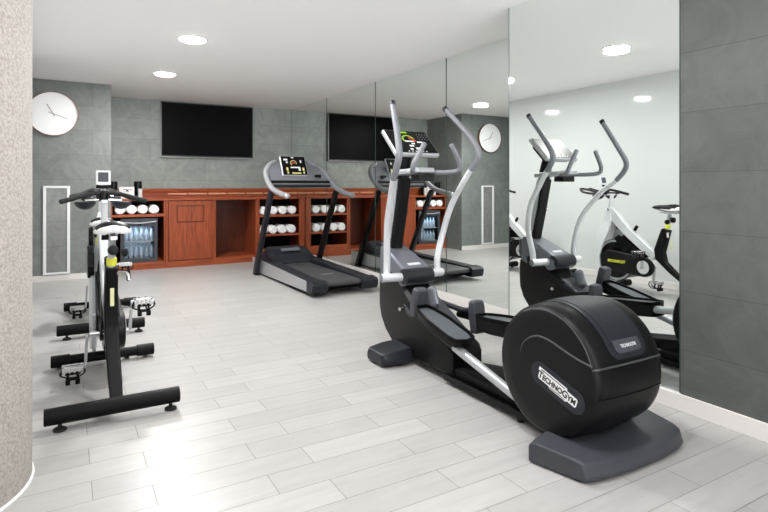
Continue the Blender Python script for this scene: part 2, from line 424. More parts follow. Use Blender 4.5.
# ------------------------------------------------------------------ cabinets
YF = 8.45; ZT = .972
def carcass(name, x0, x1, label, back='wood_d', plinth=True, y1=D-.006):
    r = root(name, ((x0+x1)/2, (YF+y1)/2, 0), label, 'cabinet')
    B('side_panel', M['wood'], r, x0, x0+.022, YF+.004, y1, 0, ZT)
    B('side_panel', M['wood'], r, x1-.022, x1, YF+.004, y1, 0, ZT)
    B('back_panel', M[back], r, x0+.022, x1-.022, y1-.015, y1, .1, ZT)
    B('bottom_shelf', M['wood_h'], r, x0+.022, x1-.022, YF+.01, y1-.015, .08, .098)
    B('plinth', M['wood_h'], r, x0, x1, YF-.012, YF+.02, 0, .086, bevel=.004)
    return r
def stile(r, xa, xb, z0=.086, z1=ZT): return B('stile', M['wood'], r, xa, xb, YF-.008, YF+.016, z0, z1, bevel=.004)
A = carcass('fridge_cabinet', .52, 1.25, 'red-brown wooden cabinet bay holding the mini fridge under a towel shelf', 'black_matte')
stile(A, .52, .56); stile(A, 1.226, 1.25); B('shelf', M['wood_h'], A, .542, 1.228, YF-.004, D-.021, .745, .783, bevel=.003)
C2 = carcass('door_cabinet', 1.252, 1.935, 'red-brown wooden cabinet with one closed door, right of the fridge')
stile(C2, 1.252, 1.285); stile(C2, 1.905, 1.935)
dr = B('door', M['wood'], C2, 1.289, 1.901, YF-.012, YF+.008, .098, ZT-.004, bevel=.004)
mb = MB()
for (a, b, c, d) in ((1.40, 1.79, .885, .899), (1.40, 1.79, .65, .664), (1.40, 1.414, .664, .885), (1.776, 1.79, .664, .885)): mb.box(a, b, YF-.020, YF-.011, c, d)
mb.build('panel_moulding', M['wood_d'], dr, bevel=.003)
C3 = carcass('open_bay_cabinet', 1.937, 2.60, 'empty open wooden cabinet bay between the door and the towel shelves')
stile(C3, 1.937, 1.965); stile(C3, 2.572, 2.60)
C4 = carcass('towel_cabinet', 2.602, 3.393, 'wooden shelf cabinet of rolled towels behind the treadmill, against the mirror', 'black_matte')
stile(C4, 2.602, 2.637); stile(C4, 3.297, 3.393)
B('shelf', M['wood_h'], C4, 2.624, 3.371, YF-.002, D-.021, .690, .722, bevel=.003)
B('shelf', M['wood_h'], C4, 2.624, 3.371, YF-.002, D-.021, .385, .415, bevel=.003)
B('lower_rail', M['wood_h'], C4, 2.637, 3.297, YF-.006, YF+.014, .086, .19, bevel=.003)

wt = root('worktop', (1.95, 8.75, ZT), 'long red-brown wooden worktop with raised back ledge over the cabinets', 'worktop')
B('top_board', M['wood_h'], wt, .516, 3.396, YF-.03, 8.80, ZT+.001, 1.004, bevel=.006)
mb = MB(); mb.prism([(8.80, ZT+.001), (8.80, 1.045), (8.785, 1.05), (8.785, 1.075), (8.775, 1.085), (8.765, 1.128), (8.775, 1.142), (9.095, 1.142), (9.095, ZT+.001)], 'x', .516, 3.396)
mb.build('back_ledge', M['wood_h'], wt, bevel=.002)
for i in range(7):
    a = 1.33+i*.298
    B('pale_strip', M['wood_pale'], wt, a, a+.275, 8.775, 8.79, 1.052, 1.076)  # bright dashes along the ledge, modelled as pale raised strips

# towels
def towel(x, z, label, g, r=.068, y0=8.47, yl=.30):
    prof = [(.004, 0), (.02, .002), (.024, .006), (.034, .0), (.04, .004), (.05, 0), (.056, .006), (r-.004, .008), (r, .02), (r*1.02, yl/2), (r, yl-.02), (r-.02, yl)]
    mb = MB(); mb.lathe([(p*1.0, t) for p, t in prof], (0, 0, 0), axis='y', n=28)
    rot = random.uniform(0, 6.28)
    for v in mb.bm.verts:
        a = math.atan2(v.co.z, v.co.x); k = 1+.05*math.sin(a+rot)+.03*math.sin(3*a+rot)
        v.co.x *= k*random.uniform(.99, 1.01); v.co.z *= k*.95
    zm = min(v.co.z for v in mb.bm.verts)
    for v in mb.bm.verts: v.co += Vector((x, y0+random.uniform(0, .0001), z-zm))
    mb.bm.verts.ensure_lookup_table()
    o = mb.build('rolled_towel', M['towel'], angle=60)
    # put the origin at the towel's base
    c = Vector((x, y0+yl/2, z)); o.data.transform(Matrix.Translation(-c)); o.location = c
    tag(o, label, 'towel', g)
names = ['first', 'second', 'third', 'fourth']
for i in range(4): towel(.655+.148*i, .7835, names[i]+' rolled white towel from the left on the shelf above the fridge', 'rolled towels above the fridge')
for i in range(4): towel(2.715+.160*i, .7225, names[i]+' rolled white towel from the left on the top shelf behind the treadmill', 'rolled towels on the top shelf', r=.07)
for i in range(4): towel(2.712+.158*i, .4155, names[i]+' rolled white towel from the left on the middle shelf behind the treadmill', 'rolled towels on the middle shelf', r=.072)

# fridge
fr = root('mini_fridge', (.91, 8.75, .0985), 'black mini fridge with a lit glass door, under the towel shelf', 'fridge')
fx0, fx1, fz0, fz1 = .66, 1.145, .0985, .722
mb = MB(); mb.box(fx0, fx0+.03, 8.50, 9.02, fz0, fz1); mb.box(fx1-.03, fx1, 8.50, 9.02, fz0, fz1); mb.box(fx0+.03, fx1-.03, 8.50, 9.02, fz0, fz0+.04); mb.box(fx0+.03, fx1-.03, 8.50, 9.02, fz1-.05, fz1); mb.box(fx0+.03, fx1-.03, 8.98, 9.02, fz0+.04, fz1-.05)
mb.build('body', M['black'], fr)
M['liner'] = plain('fridge_liner', (215, 225, 235), .5)
B('liner', M['liner'], fr, fx0+.031, fx1-.031, 8.965, 8.979, fz0+.041, fz1-.051)
dd = MB(); dd.box(fx0, fx0+.05, 8.462, 8.495, fz0, fz1); dd.box(fx1-.05, fx1, 8.462, 8.495, fz0, fz1); dd.box(fx0+.05, fx1-.05, 8.462, 8.495, fz0, fz0+.055); dd.box(fx0+.05, fx1-.05, 8.462, 8.495, fz1-.11, fz1)
do = dd.build('door', M['char'], fr, bevel=.003)
B('glass_pane', M['glass'], do, fx0+.05, fx1-.05, 8.474, 8.480, fz0+.055, fz1-.11)
MB().tube([(fx0+.03, 8.455, fz1-.05), (.905, 8.442, fz1-.062), (fx1-.02, 8.455, fz1-.045)], .012, n=10, flat=.7).build('handle', M['silver_l'], do)
B('lock', M['black_gloss'], do, .885, .925, 8.448, 8.463, fz1-.095, fz1-.045)
B('interior_light', M['strip_light'], fr, fx0+.05, fx1-.05, 8.52, 8.56, fz1-.06, fz1-.0505)
for z in (.145, .385):
    mb = MB()
    mb.box(fx0+.031, fx1-.031, 8.52, 8.525, z, z+.012)
    for k in range(12): mb.cyl((fx0+.04+k*.036, 8.52, z+.006), (fx0+.04+k*.036, 8.96, z+.006), .003, n=6)
    mb.build('wire_rack', M['silver_l'], fr)
def bottle(x, y, z, label, g):
    r = root('water_bottle', (x, y, z), label, 'bottle', g)
    MB().lathe([(.024, 0), (.028, .006), (.028, .05), (.026, .06), (.028, .07), (.028, .11), (.014, .15), (.012, .165)], (x, y, z), n=14).build('bottle_body', M['blue_bottle'], r)
    MB().lathe([(.014, .165), (.014, .182)], (x, y, z), n=12).build('cap', M['cap'], r)
nm = ['first', 'second', 'third', 'fourth', 'fifth', 'sixth']
for i in range(6):
    bottle(.735+i*.069, 8.58, .398, nm[i]+' water bottle from the left on the upper fridge rack', 'bottles on the upper fridge rack')
    bottle(.735+i*.069, 8.58, .158, nm[i]+' water bottle from the left on the lower fridge rack', 'bottles on the lower fridge rack')

# things on the worktop
card = root('notice_card', (.755, 8.62, 1.004), 'white notice card with a dark mark standing between the two black holders', 'card')
B('card_panel', M['white_pl'], card, .655, .853, 8.612, 8.622, 1.0045, 1.172, bevel=.001)
mb = MB()
for a in (45, -45): mb.box(.735, .785, 8.609, 8.6118, 1.115, 1.125, rot=Matrix.Rotation(math.radians(a), 3, 'Y'))
mb.box(.79, .82, 8.609, 8.6118, 1.128, 1.136); mb.box(.71, .735, 8.609, 8.6118, 1.128, 1.136)
mb.build('printed_mark', M['label_blk'], card)
def holder(x, label):
    r = root('cup_holder', (x, 8.66, 1.004), label, 'cup holder', 'black cup holders')
    MB().lathe([(.05, 0), (.054, .004), (.054, .24), (.047, .245), (.044, .2)], (x, 8.66, 1.0045), n=28).build('tube', M['black_gloss'], r)
    MB().lathe([(.002, 0), (.058, 0), (.058, .006), (.05, .010)], (x, 8.66, 1.0045), n=28).build('foot', M['black_matte'], r)
holder(.585, 'black cylindrical holder at the left end of the worktop')
holder(.905, 'black cylindrical holder right of the white notice card, behind the cups')
cs = MB()
for k in range(5): cs.lathe([(.024, .028*k), (.030, .028*k+.024), (.031, .028*k+.028), (.0255, .028*k+.028)], (.927, 8.575, 1.0045), n=20, cap=(k in (0, 4)))
tag(cs.build('cup_stack', M['white_pl']), 'small white stack of paper cups in front of the right black holder', 'cups')

# ------------------------------------------------------------------ treadmill
T = root('treadmill', (2.635, 6.4, 0), 'grey treadmill with silver side rails standing before the towel cabinet', 'treadmill')
for s, x in ((-1, 2.24), (1, 3.03)):
    xi = x-s*.012
    a, b = min(x, xi), max(x, xi)
    MB().prism([(5.50, .05), (5.50, .160), (7.35, .205), (7.5, .20), (7.5, .03), (7.3, .02)], 'x', a, b).build('side_skirt', M['silver'], T, bevel=.003)
    a, b = sorted((x-s*.013, x-s*.165))
    MB().prism([(5.50, .05), (5.50, .166), (7.4, .213), (7.4, .06)], 'x', a, b).build('foot_rail', M['char_d'], T, bevel=.008)
    a, b = sorted((x+s*.006, x-s*.185))
    MB().prism([(5.36, .075), (5.35, .14), (5.38, .166), (5.49, .176), (5.52, .17), (5.52, .045), (5.38, .045)], 'x', a, b).build('end_cap', M['char_d'], T, bevel=.012, seg=3)
    MB().cyl((x-s*.12, 5.8, 0), (x-s*.12, 5.8, .05), .022).build('foot', M['rubber'], T)
    MB().cyl((x-s*.08, 7.35, 0), (x-s*.08, 7.35, .05), .03).build('foot', M['rubber'], T)
mb = MB(); mb.box(2.412, 2.858, 5.40, 7.05, .10, .158); mb.build('belt', M['belt'], T, bevel=.028, seg=4)
B('deck_frame', M['black_matte'], T, 2.30, 2.97, 5.55, 7.45, .045, .10)
B('belt_marking', M['char_l'], T, 2.56, 2.72, 5.85, 5.92, .1575, .1588)
hood = MB(); 
def hring(y, z0, z1, hw): return [(2.635-hw, y, z0), (2.635+hw, y, z0), (2.635+hw*.93, y, z1*.8+z0*.2), (2.635+hw*.82, y, z1), (2.635-hw*.82, y, z1), (2.635-hw*.93, y, z1*.8+z0*.2)]
hood.loft([hring(6.90, .12, .19, .33), hring(7.0, .10, .27, .33), hring(7.14, .08, .335, .32), hring(7.34, .06, .35, .30), hring(7.5, .06, .26, .28)])
hood.build('motor_hood', M['char_d'], T, bevel=.02, seg=3)
MB().box(2.50, 2.76, 7.02, 7.09, .325, .333, rot=Matrix.Rotation(math.radians(27), 3, 'X')).build('hood_badge', M['char_l'], T, bevel=.002)
for s, x in ((-1, 2.195), (1, 3.075)):
    # upright
    mb = MB(); x2 = x
    mb.loft([[(x2-.03, y-d, z), (x2+.03, y-d, z), (x2+.03, y+d, z), (x2-.03, y+d, z)] for y, z, d in ((7.20, .0, .055), (7.14, .12, .05), (6.84, .64, .045), (6.55, 1.13, .042))])
    mb.build('upright', M['char_d'] if s < 0 else M['black'], T, bevel=.012, seg=3)
    cxx = 2.635
    P = [(x-s*.02, 6.04, 1.07), (x-s*.01, 6.28, 1.10), (x, 6.52, 1.155), (x-s*.005, 6.72, 1.26), (x-s*.03, 6.86, 1.37), (x-s*.11, 6.96, 1.46), (x-s*.21, 7.02, 1.505)]
    MB().tube(P, [.032, .034, .034, .034, .033, .032, .030], n=16, dome=True).build('handrail', M['grip'] if s > 0 else M['silver'], T)
# console
con = MB()
def cring(hw, y, z, th): return [(2.635-hw, y-th, z-.012), (2.635+hw, y-th, z-.012), (2.635+hw, y+th, z+.012), (2.635-hw, y+th, z+.012)]
con.loft([cring(.425, 6.70, 1.22, .03), cring(.41, 6.79, 1.30, .03), cring(.385, 6.87, 1.39, .03), cring(.33, 6.97, 1.47, .03), cring(.26, 7.02, 1.51, .025)])
con.build('console_panel', M['console'], T, bevel=.008)
MB().tube([(2.22, 6.70, 1.235), (3.05, 6.70, 1.235)], .022, n=12, spline=False).build('cross_bar', M['black'], T)
MB().tube([(2.23, 6.67, 1.185), (3.04, 6.67, 1.185)], .020, n=12, spline=False).build('cross_bar', M['char_d'], T)
MB().tube([(2.25, 6.685, 1.21), (3.02, 6.685, 1.21)], .012, n=10, spline=False).build('tray_edge', M['grip'], T)
B('tray_slot', M['black_matte'], T, 2.86, 2.94, 6.73, 6.77, 1.30, 1.335, bevel=.004)
# display
def display(parent, c, w_, h_, tilt, kind):
    """flat console box; tilt: angle of face from vertical"""
    c = Vector(c); up = Vector((0, math.sin(tilt), math.cos(tilt))); nrm = Vector((0, -math.cos(tilt), math.sin(tilt))); X = Vector((1, 0, 0))
    def slab(x0, x1, y0, y1, d0, d1):
        vs = []
        for d in (d0, d1):
            for x, y in ((x0, y0), (x1, y0), (x1, y1), (x0, y1)): vs.append(c+X*x+up*y+nrm*d)
        return vs, [(3, 2, 1, 0), (4, 5, 6, 7), (0, 1, 5, 4), (1, 2, 6, 5), (2, 3, 7, 6), (3, 0, 4, 7)]
    W, Hh = w_/2, h_/2
    hs = MB().add(*slab(-W, W, -Hh, Hh, -.035, 0)).build('display_housing', M['silver'], parent, bevel=.010, seg=3)
    MB().add(*slab(-W+.012, W-.012, -Hh+.014, Hh-.012, 0, .003)).build('screen', M['lcd_black'], hs)
    MB().add(*slab(-W*.8, W*.8, -Hh*.7, Hh*.7, -.075, -.034)).build('rear_shell', M['black'], hs, bevel=.015)
    def bits(name, mat, rects, d=.0042):
        for x0, x1, y0, y1 in rects: MB().add(*slab(x0*W, x1*W, y0*Hh, y1*Hh, .0025, d)).build(name, M[mat], hs)
    def ring(name, mat, cx_, cy_, r0, r1, a0, a1, d=.0042):
        m_ = MB(); n = 20; vs = []; fs = []
        for i in range(n+1):
            a = a0+(a1-a0)*i/n
            for r_ in (r0, r1): vs.append(c+X*(cx_*W+math.cos(a)*r_)+up*(cy_*Hh+math.sin(a)*r_)+nrm*d)
        for i in range(n): fs.append((2*i, 2*i+1, 2*i+3, 2*i+2))
        m_.add(vs, fs); m_.build(name, M[mat], hs)
    if kind == 'ell':
        ring('gauge', 'green', -.08, .15, .040, .052, math.radians(10), math.radians(200))
        bits('gauge_bar', 'green', [(-.28, .02, .70, .82)])
        bits('readout', 'lcd_w', [(-.3, .12, -.02, .06), (-.5, -.42, .1, .3), (-.2, .0, -.42, -.3), (-.25, -.12, -.68, -.58), (.02, .2, -.66, -.5), (.25, .5, -.08, .02), (-.05, .1, -.22, -.12)])
        bits('alert_lamp', 'red', [(.05, .22, .02, .16), (-.05, .1, .24, .34)])
        bits('key', 'grip', [(.42+i*.13, .465+i*.13, .2+j*.2, .25+j*.2) for i in range(4) for j in range(3)])
        bits('button', 'lcd_w', [(-.4+i*.16, -.34+i*.16, -.84, -.78) for i in range(6)])
    else:
        ring('gauge', 'amber', -.02, .25, .034, .044, math.radians(-20), math.radians(230))
        bits('readout', 'lcd_w', [(-.75, -.45, .5, .68), (-.6, -.45, .25, .4), (-.3, .35, -.25, -.12), (.3, .45, -.5, -.12), (-.15, .05, .75, .85), (.5, .62, .3, .55)])
        bits('alert_lamp', 'red', [(-.12, .1, .2, .35)])
        bits('button', 'amber', [(-.25, .45, -.82, -.68), (-.65, -.5, -.5, -.2), (-.62, -.5, -.8, -.6), (.6, .75, -.5, -.2), (.62, .75, -.78, -.6)])
    return hs
display(T, (2.60, 6.84, 1.452), .355, .30, math.radians(28), 'tread')
MB().tube([(2.635, 6.98, 1.36), (2.635, 6.99, 1.45)], .05, n=12, spline=False).build('display_mount', M['black'], T)

# ------------------------------------------------------------------ elliptical trainer
EX = 2.12
E = root('elliptical_trainer', (EX, 2.4, 0), 'large black elliptical trainer with round rear housing and silver arms in the foreground', 'elliptical trainer')
# rear base
def ell_base():
    mb = MB(); rows = []
    n = 20
    for i in range(n+1):
        t = -1+2*i/n; xf = 2.12+t*.328; xb = 2.11+t*.382
        yf = 1.448+.035*abs(t)**3; yb = 1.84-.10*abs(t)**2
        wing = abs(t)**1.5
        zt = .072+.018*wing; zb = .076+.022*wing
        rows.append([(xf, yf+.012, .005), (xf, yf, .025), (xf, yf+.02, zt-.008), (xf+(xb-xf)*.25, yf+.06, zt), (xb, yb-.03, zb), (xb, yb, zb-.02), (xb, yb, .005)])
    return mb.loft(rows)
ell_base().build('rear_base', M['char'], E, bevel=.012, seg=3, angle=50)
for x in (-.3, .3):
    for y in (1.54, 1.72): MB().cyl((EX+x, y, 0), (EX+x, y, .02), .03).build('foot', M['rubber'], E)
# flywheel housing
HY, HZ = 1.808, .349
KR, KT = 1.015, 1.045
prof = [(.001, -.222), (.20, -.222), (.262, -.219), (.279, -.212), (.286, -.200), (.290, -.17), (.295, -.09), (.297, 0), (.295, .09), (.290, .17), (.286, .200), (.279, .212), (.262, .219), (.20, .222), (.001, .222)]
prof = [(a*KR, b*KT) for a, b in prof]
mb = MB(); mb.lathe(prof, (EX, HY, HZ), axis='x', n=96)
HS = mb.build('flywheel_housing', M['black'], E, angle=55)
# upper lid: slightly proud crown from the rear seam over the top to the front
lid = MB(); rows = []
crown = [(.272, -.214), (.284, -.206), (.2915, -.19), (.295, -.15), (.2995, -.08), (.301, 0), (.2995, .08), (.295, .15), (.2915, .19), (.284, .206), (.272, .214)]
crown = [(a*KR, b*KT) for a, b in crown]
a0 = math.radians(17); a1 = math.radians(205)   # angle measured from -Y (rear) over the top
for i in range(41):
    a = a0+(a1-a0)*i/40
    rows.append([Vector((EX+t, HY-math.cos(a)*r_, HZ+math.sin(a)*r_)) for r_, t in crown]+[Vector((EX+t*.9, HY-math.cos(a)*(r_-.02), HZ+math.sin(a)*(r_-.02))) for r_, t in crown[::-1]])
lid.loft(rows); lid.build('housing_lid', M['black'], E, angle=50)
# silver seam along the rear
def on_crown(a, t, r_): return (EX+t, HY-math.cos(a)*r_, HZ+math.sin(a)*r_)
seam = MB(); a = math.radians(16)
seam.tube([on_crown(a, t, r_+.001) for r_, t in crown], .0045, n=8); seam.build('rear_seam', M['line'], E)
def onX(px, py, X, cyy=184.88, f=548.9, yaw=.5256, h=1.2):
    c, s = math.cos(yaw), math.sin(yaw); t = (px-384)/f; dx = t*c+s; dy = -t*s+c; k = X/dx
    return (dy*k, h-(py-cyy)/f*k)
lo_ = MB(); lo_.tube([on_crown(math.radians(-9), t, r_*.992) for r_, t in crown], .0025, n=8); lo_.build('lower_seam', M['black_gloss'], E)
# measured side-face points of the swoosh, in metres (y, z)
sw = [(1.952, 0.397), (1.932, 0.446), (1.89, 0.482), (1.836, 0.502), (1.767, 0.498), (1.712, 0.483), (1.656, 0.467), (1.597, 0.453), (1.536, 0.445)]
for s in (-1, 1):
    MB().tube([(EX+s*.2325, y, z) for y, z in sw], [.001, .003, .004, .0045, .0045, .0045, .0045, .0045], n=8).build('side_swoosh', M['line'], E)
    MB().tube([on_crown(math.radians(q), s*.2225, .2775) for q in range(18, 128, 10)], .003, n=8).build('lid_edge_highlight', M['line'], E)  # highlight on the lid edge, modelled as a thin silver tube
    mb = MB(); mb.lathe([(.205, 0), (.209, .0025), (.213, 0)], (EX+s*.2315, HY, HZ), axis='x', n=48, a0=math.radians(200), a1=math.radians(340)); mb.build('side_groove', M['black_matte'], E, solid=.001)
# rear window panel on the lid
def patch(a0, a1, t0, t1, dr, dth, name, mat, rnd=.3):
    mb = MB(); rows = []; n = 24
    for i in range(n+1):
        u = i/n; a = math.radians(a0+(a1-a0)*u); k = 1
        e = min(u, 1-u)/rnd
        if u < rnd: k = math.sqrt(max(0, 1-(1-e)**2))*.35+.65
        hw = (t1-t0)/2*k; cc = (t0+t1)/2
        row = []
        for j in range(9):
            t = cc-hw+2*hw*j/8; r_ = .306-.006*(abs(t)/.15)**2+dr; row.append(Vector(on_crown(a, t, r_)))
        for j in range(8, -1, -1):
            t = cc-hw+2*hw*j/8; r_ = .306-.006*(abs(t)/.15)**2+dr-dth; row.append(Vector(on_crown(a, t, r_)))
        rows.append(row)
    mb.loft(rows); return mb.build(name, M[mat], E, angle=50)
patch(20, 118, -.125, .125, .003, .008, 'top_panel_rim', 'char_d', .12)
patch(23, 118, -.098, .098, .005, .008, 'top_panel', 'char_d', .12)
patch(24.5, 35, -.085, .085, .0065, .006, 'badge_plate', 'char', .3)
def crown_mtx(adeg, t, dr):
    a = math.radians(adeg); o = Vector(on_crown(a, t, .306+dr)); up = Vector((0, math.sin(a), math.cos(a)))
    return frame_mtx(o, (1, 0, 0), up)
text_mesh('badge_text', 'TECHNOGYM', M['silver_l'], E, .020, crown_mtx(29.5, 0.0, .008), xs=.8, bold=.0006)
# side logos
for s in (-1, 1):
    pX = EX+s*.2325
    cy_, cz_ = 1.722, .302; L_ = .165; Wd = .058; ang = math.radians(17.5)
    dY = Vector((0, -math.cos(ang), -math.sin(ang))); 
    if s > 0: dY = Vector((0, math.cos(ang), math.sin(ang)))*1
    # on the near side the text runs towards the rear; on the mirror side it runs forward
    upv = Vector((0, -math.sin(ang), math.cos(ang))) if s < 0 else Vector((0, -math.sin(ang), math.cos(ang)))
    c0 = Vector((pX, cy_, cz_))
    def plate(pts, d0, d1, name, mat):
        pts = [(u*(.86 if name != 'logo_recess' else .96), v*(.86 if name != 'logo_recess' else .92)) for u, v in pts]
        v0 = [c0+dY*u+upv*v+Vector((s*d0, 0, 0)) for u, v in pts]; v1 = [c0+dY*u+upv*v+Vector((s*d1, 0, 0)) for u, v in pts]
        return MB().loft([v0, v1]).build(name, M[mat], E)
    cap = [(L_-Wd+math.cos(math.radians(q))*Wd, math.sin(math.radians(q))*Wd) for q in range(-90, 91, 12)]+[(-L_+Wd+math.cos(math.radians(q))*Wd, math.sin(math.radians(q))*Wd) for q in range(90, 271, 12)]
    plate(cap, -.002, .002, 'logo_recess', 'char_d')
    plate([(-.135, .036), (-.135, .018), (-.128, .012), (-.128, -.022), (-.118, -.028), (-.05, -.028), (-.042, -.036), (.07, -.036), (.078, -.028), (.128, -.028), (.135, -.02), (.135, .014), (.128, .02), (.066, .022), (.058, .034), (-.135, .036)][:-1], .0015, .0032, 'logo_plate', 'white_pl')
    plate([(-.118, .030), (.05, .028), (.05, .0245), (-.118, .0245)], .003, .0042, 'logo_bar', 'label_blk')
    plate([(-.04, -.0275), (.065, -.0275), (.065, -.031), (-.04, -.031)], .003, .0042, 'logo_bar', 'label_blk')
    nz = dY.cross(upv); 
    text_mesh('logo_text', 'TechnoGym', M['label_blk'], E, .0435, frame_mtx(c0+Vector((s*.0036, 0, 0))-upv*.002, dY, upv), xs=.96, bold=.0011)
# lower frame beams between housing and front body
B('floor_beam', M['black'], E, EX-.10, EX+.10, 1.95, 2.75, .035, .105, bevel=.015)
for s in (-1, 1):
    B('guide_rail', M['black'], E, EX+s*.125-.015, EX+s*.125+.015, 1.75, 2.70, .018, .055, bevel=.006)
    MB().cyl((EX+s*.125, 2.06, 0.0), (EX+s*.125, 2.06, .03), .016).build('foot', M['rubber'], E)
# front body
body = MB(); rows = []
for y, hw, z0, z1 in ((2.64, .110, .05, .20), (2.67, .118, .04, .235), (2.78, .122, .035, .28), (2.95, .122, .03, .36), (3.10, .122, .03, .435), (3.22, .118, .04, .52), (3.35, .110, .07, .60), (3.46, .10, .13, .61), (3.54, .088, .20, .60), (3.59, .076, .28, .56), (3.615, .06, .36, .50)):
    c_ = .025
    rows.append([(EX-hw+c_, y, z0), (EX+hw-c_, y, z0), (EX+hw, y, z0+c_), (EX+hw, y, z1-c_), (EX+hw-c_, y, z1), (EX-hw+c_, y, z1), (EX-hw, y, z1-c_), (EX-hw, y, z0+c_)])
body.loft(rows)
body.build('front_body', M['black'], E, angle=32)
MB().prism([(2.70, .250), (2.95, .374), (3.10, .445), (3.10, .42), (2.95, .34), (2.70, .22)], 'x', EX-.06, EX+.10).build('hood_cover', M['char'], E, bevel=.008)
B('front_lamp_block', M['char'], E, EX-.05, EX+.06, 3.49, 3.64, .56, .73, bevel=.03, seg=4)
# upper shroud with cylinder nose
sh = MB()
def srow(y, z0, z1, hw): return [(EX-hw, y, z0), (EX+hw, y, z0), (EX+hw*.98, y, z1-.02), (EX+hw*.88, y, z1), (EX-hw*.88, y, z1), (EX-hw*.98, y, z1-.02)]
sh.loft([srow(3.15, .53, .59, .112), srow(3.17, .51, .612, .116), srow(3.24, .49, .645, .116), srow(3.36, .5, .695, .108), srow(3.50, .52, .75, .095), srow(3.56, .54, .745, .09)])
sh.build('shroud', M['char_l'], E, bevel=.006)
MB().lathe([(.044, -.118), (.054, -.112), (.056, 0), (.054, .112), (.044, .118)], (EX-.004, 3.19, .568), axis='x', n=32).build('nose_roller', M['char_d'], E, angle=50)
MB().box(EX-.05, EX+.05, 3.22, 3.25, .640, .647, rot=Matrix.Rotation(math.radians(20), 3, 'X')).build('shroud_badge', M['silver_l'], E)
MB().tube([(EX, 3.02, .50), (EX, 3.0, .44), (EX, 2.98, .40)], .045, n=16, dome=True, flat=.6).build('front_bumper', M['char_l'], E)
# outrigger feet
for s in (-1, 1):
    xs_ = sorted((EX+s*.12, EX+s*.355))
    MB().loft([[(x, ya, .012), (x, ya-.015, .05), (x, ya+.01, zt), (x, yb-.01, zt), (x, yb+.01, .05), (x, yb, .012)] for x, ya, yb, zt in ((EX+s*.10, 3.08, 3.32, .115), (EX+s*.21, 3.07, 3.33, .108), (EX+s*.315, 3.09, 3.32, .094), (EX+s*.338, 3.11, 3.30, .082))]).build('outrigger_foot', M['char_d'], E, bevel=.014, seg=3, angle=50)
    MB().cyl((EX+s*.30, 3.22, 0), (EX+s*.30, 3.22, .02), .03).build('foot', M['rubber'], E)
# mast
mast = MB()
mast.loft([[(EX-.05, y-.045, z), (EX+.05, y-.045, z), (EX+.05, y+.045, z), (EX-.05, y+.045, z)] for y, z in ((3.54, .60), (3.50, .74), (3.44, .98), (3.38, 1.25))])
mast.build('mast', M['black'], E, bevel=.015, seg=3)
for s in (-1, 1):
    MB().loft([[(EX+s*.052-.004, y-.02, z), (EX+s*.052+.004, y-.02, z), (EX+s*.052+.004, y+.03, z), (EX+s*.052-.004, y+.03, z)] for y, z in ((3.50, .76), (3.44, .98), (3.385, 1.24))]).build('mast_trim', M['silver'], E)
# console
display(E, (EX, 3.27, 1.505), .365, .265, math.radians(47), 'ell')
MB().tube([(EX, 3.39, 1.22), (EX, 3.37, 1.32), (EX, 3.33, 1.43)], .048, n=14).build('console_neck', M['black'], E)
MB().loft([[(EX-hw, y, z), (EX+hw, y, z), (EX+hw, y+.01, z+.035), (EX-hw, y+.01, z+.035)] for hw, y, z in ((.07, 3.08, 1.285), (.115, 3.14, 1.275), (.115, 3.30, 1.27), (.08, 3.42, 1.26))]).build('cup_tray', M['silver'], E, bevel=.010)
B('heart_rate_module', M['black'], E, EX-.05, EX+.08, 3.10, 3.2, 1.225, 1.27, bevel=.005)
# fixed handles
for s in (-1, 1):
    P = [(EX+s*.108, 2.945, 1.468), (EX+s*.150, 2.945, 1.40), (EX+s*.185, 2.95, 1.335), (EX+s*.182, 2.975, 1.295), (EX+s*.13, 3.05, 1.285), (EX+s*.06, 3.16, 1.285)]
    MB().tube(P, [.0165, .017, .017, .017, .017, .017], n=14, dome=True).build('fixed_handle', M['grip'], E)
# swing arms
armsL = [(-.218, 3.245, .562), (-.212, 3.25, .66), (-.226, 3.225, .82), (-.250, 3.175, .96), (-.298, 3.05, 1.13), (-.350, 2.935, 1.235)]
gripL = [(-.350, 2.935, 1.235), (-.364, 2.872, 1.31), (-.360, 2.850, 1.385), (-.335, 2.91, 1.51), (-.30, 3.03, 1.722)]
armsR = [(.235, 3.275, .562), (.238, 3.285, .66), (.285, 3.285, .84), (.315, 3.225, 1.04), (.330, 3.11, 1.205), (.342, 3.03, 1.305)]
gripR = [(.342, 3.03, 1.305), (.352, 2.978, 1.36), (.353, 2.96, 1.425), (.345, 3.03, 1.53), (.295, 3.262, 1.755)]
for s, A_, G_ in ((-1, armsL, gripL), (1, armsR, gripR)):
    ar = MB().tube([(EX+x, y, z) for x, y, z in A_], [.0235, .0235, .023, .022, .0205, .0195], n=18, k=10).build('swing_arm', M['silver_l'], E)
    MB().tube([(EX+x, y, z) for x, y, z in G_], [.0195, .0215, .0215, .020, .0185], n=18, k=10).build('grip', M['grip'], ar)
    tp = Vector(G_[-1])+Vector((EX, 0, 0)); pv = Vector(G_[-2])+Vector((EX, 0, 0)); d = (tp-pv).normalized()
    MB().tube([tp-d*.012, tp+d*.016], [.0205, .0195], n=16, spline=False).build('end_knob', M['char_d'], ar)
    yv = A_[0][1]
    pv = MB(); pv.cyl((EX+s*.11, yv-.035, .565), (EX+s*.262, yv-.01, .565), .029, n=24); pv.build('pivot_tube', M['silver_l'], E)
    MB().cyl((EX+s*.260, yv-.011, .565), (EX+s*.270, yv-.01, .565), .0245, n=20).build('pivot_cap', M['grip'], E)
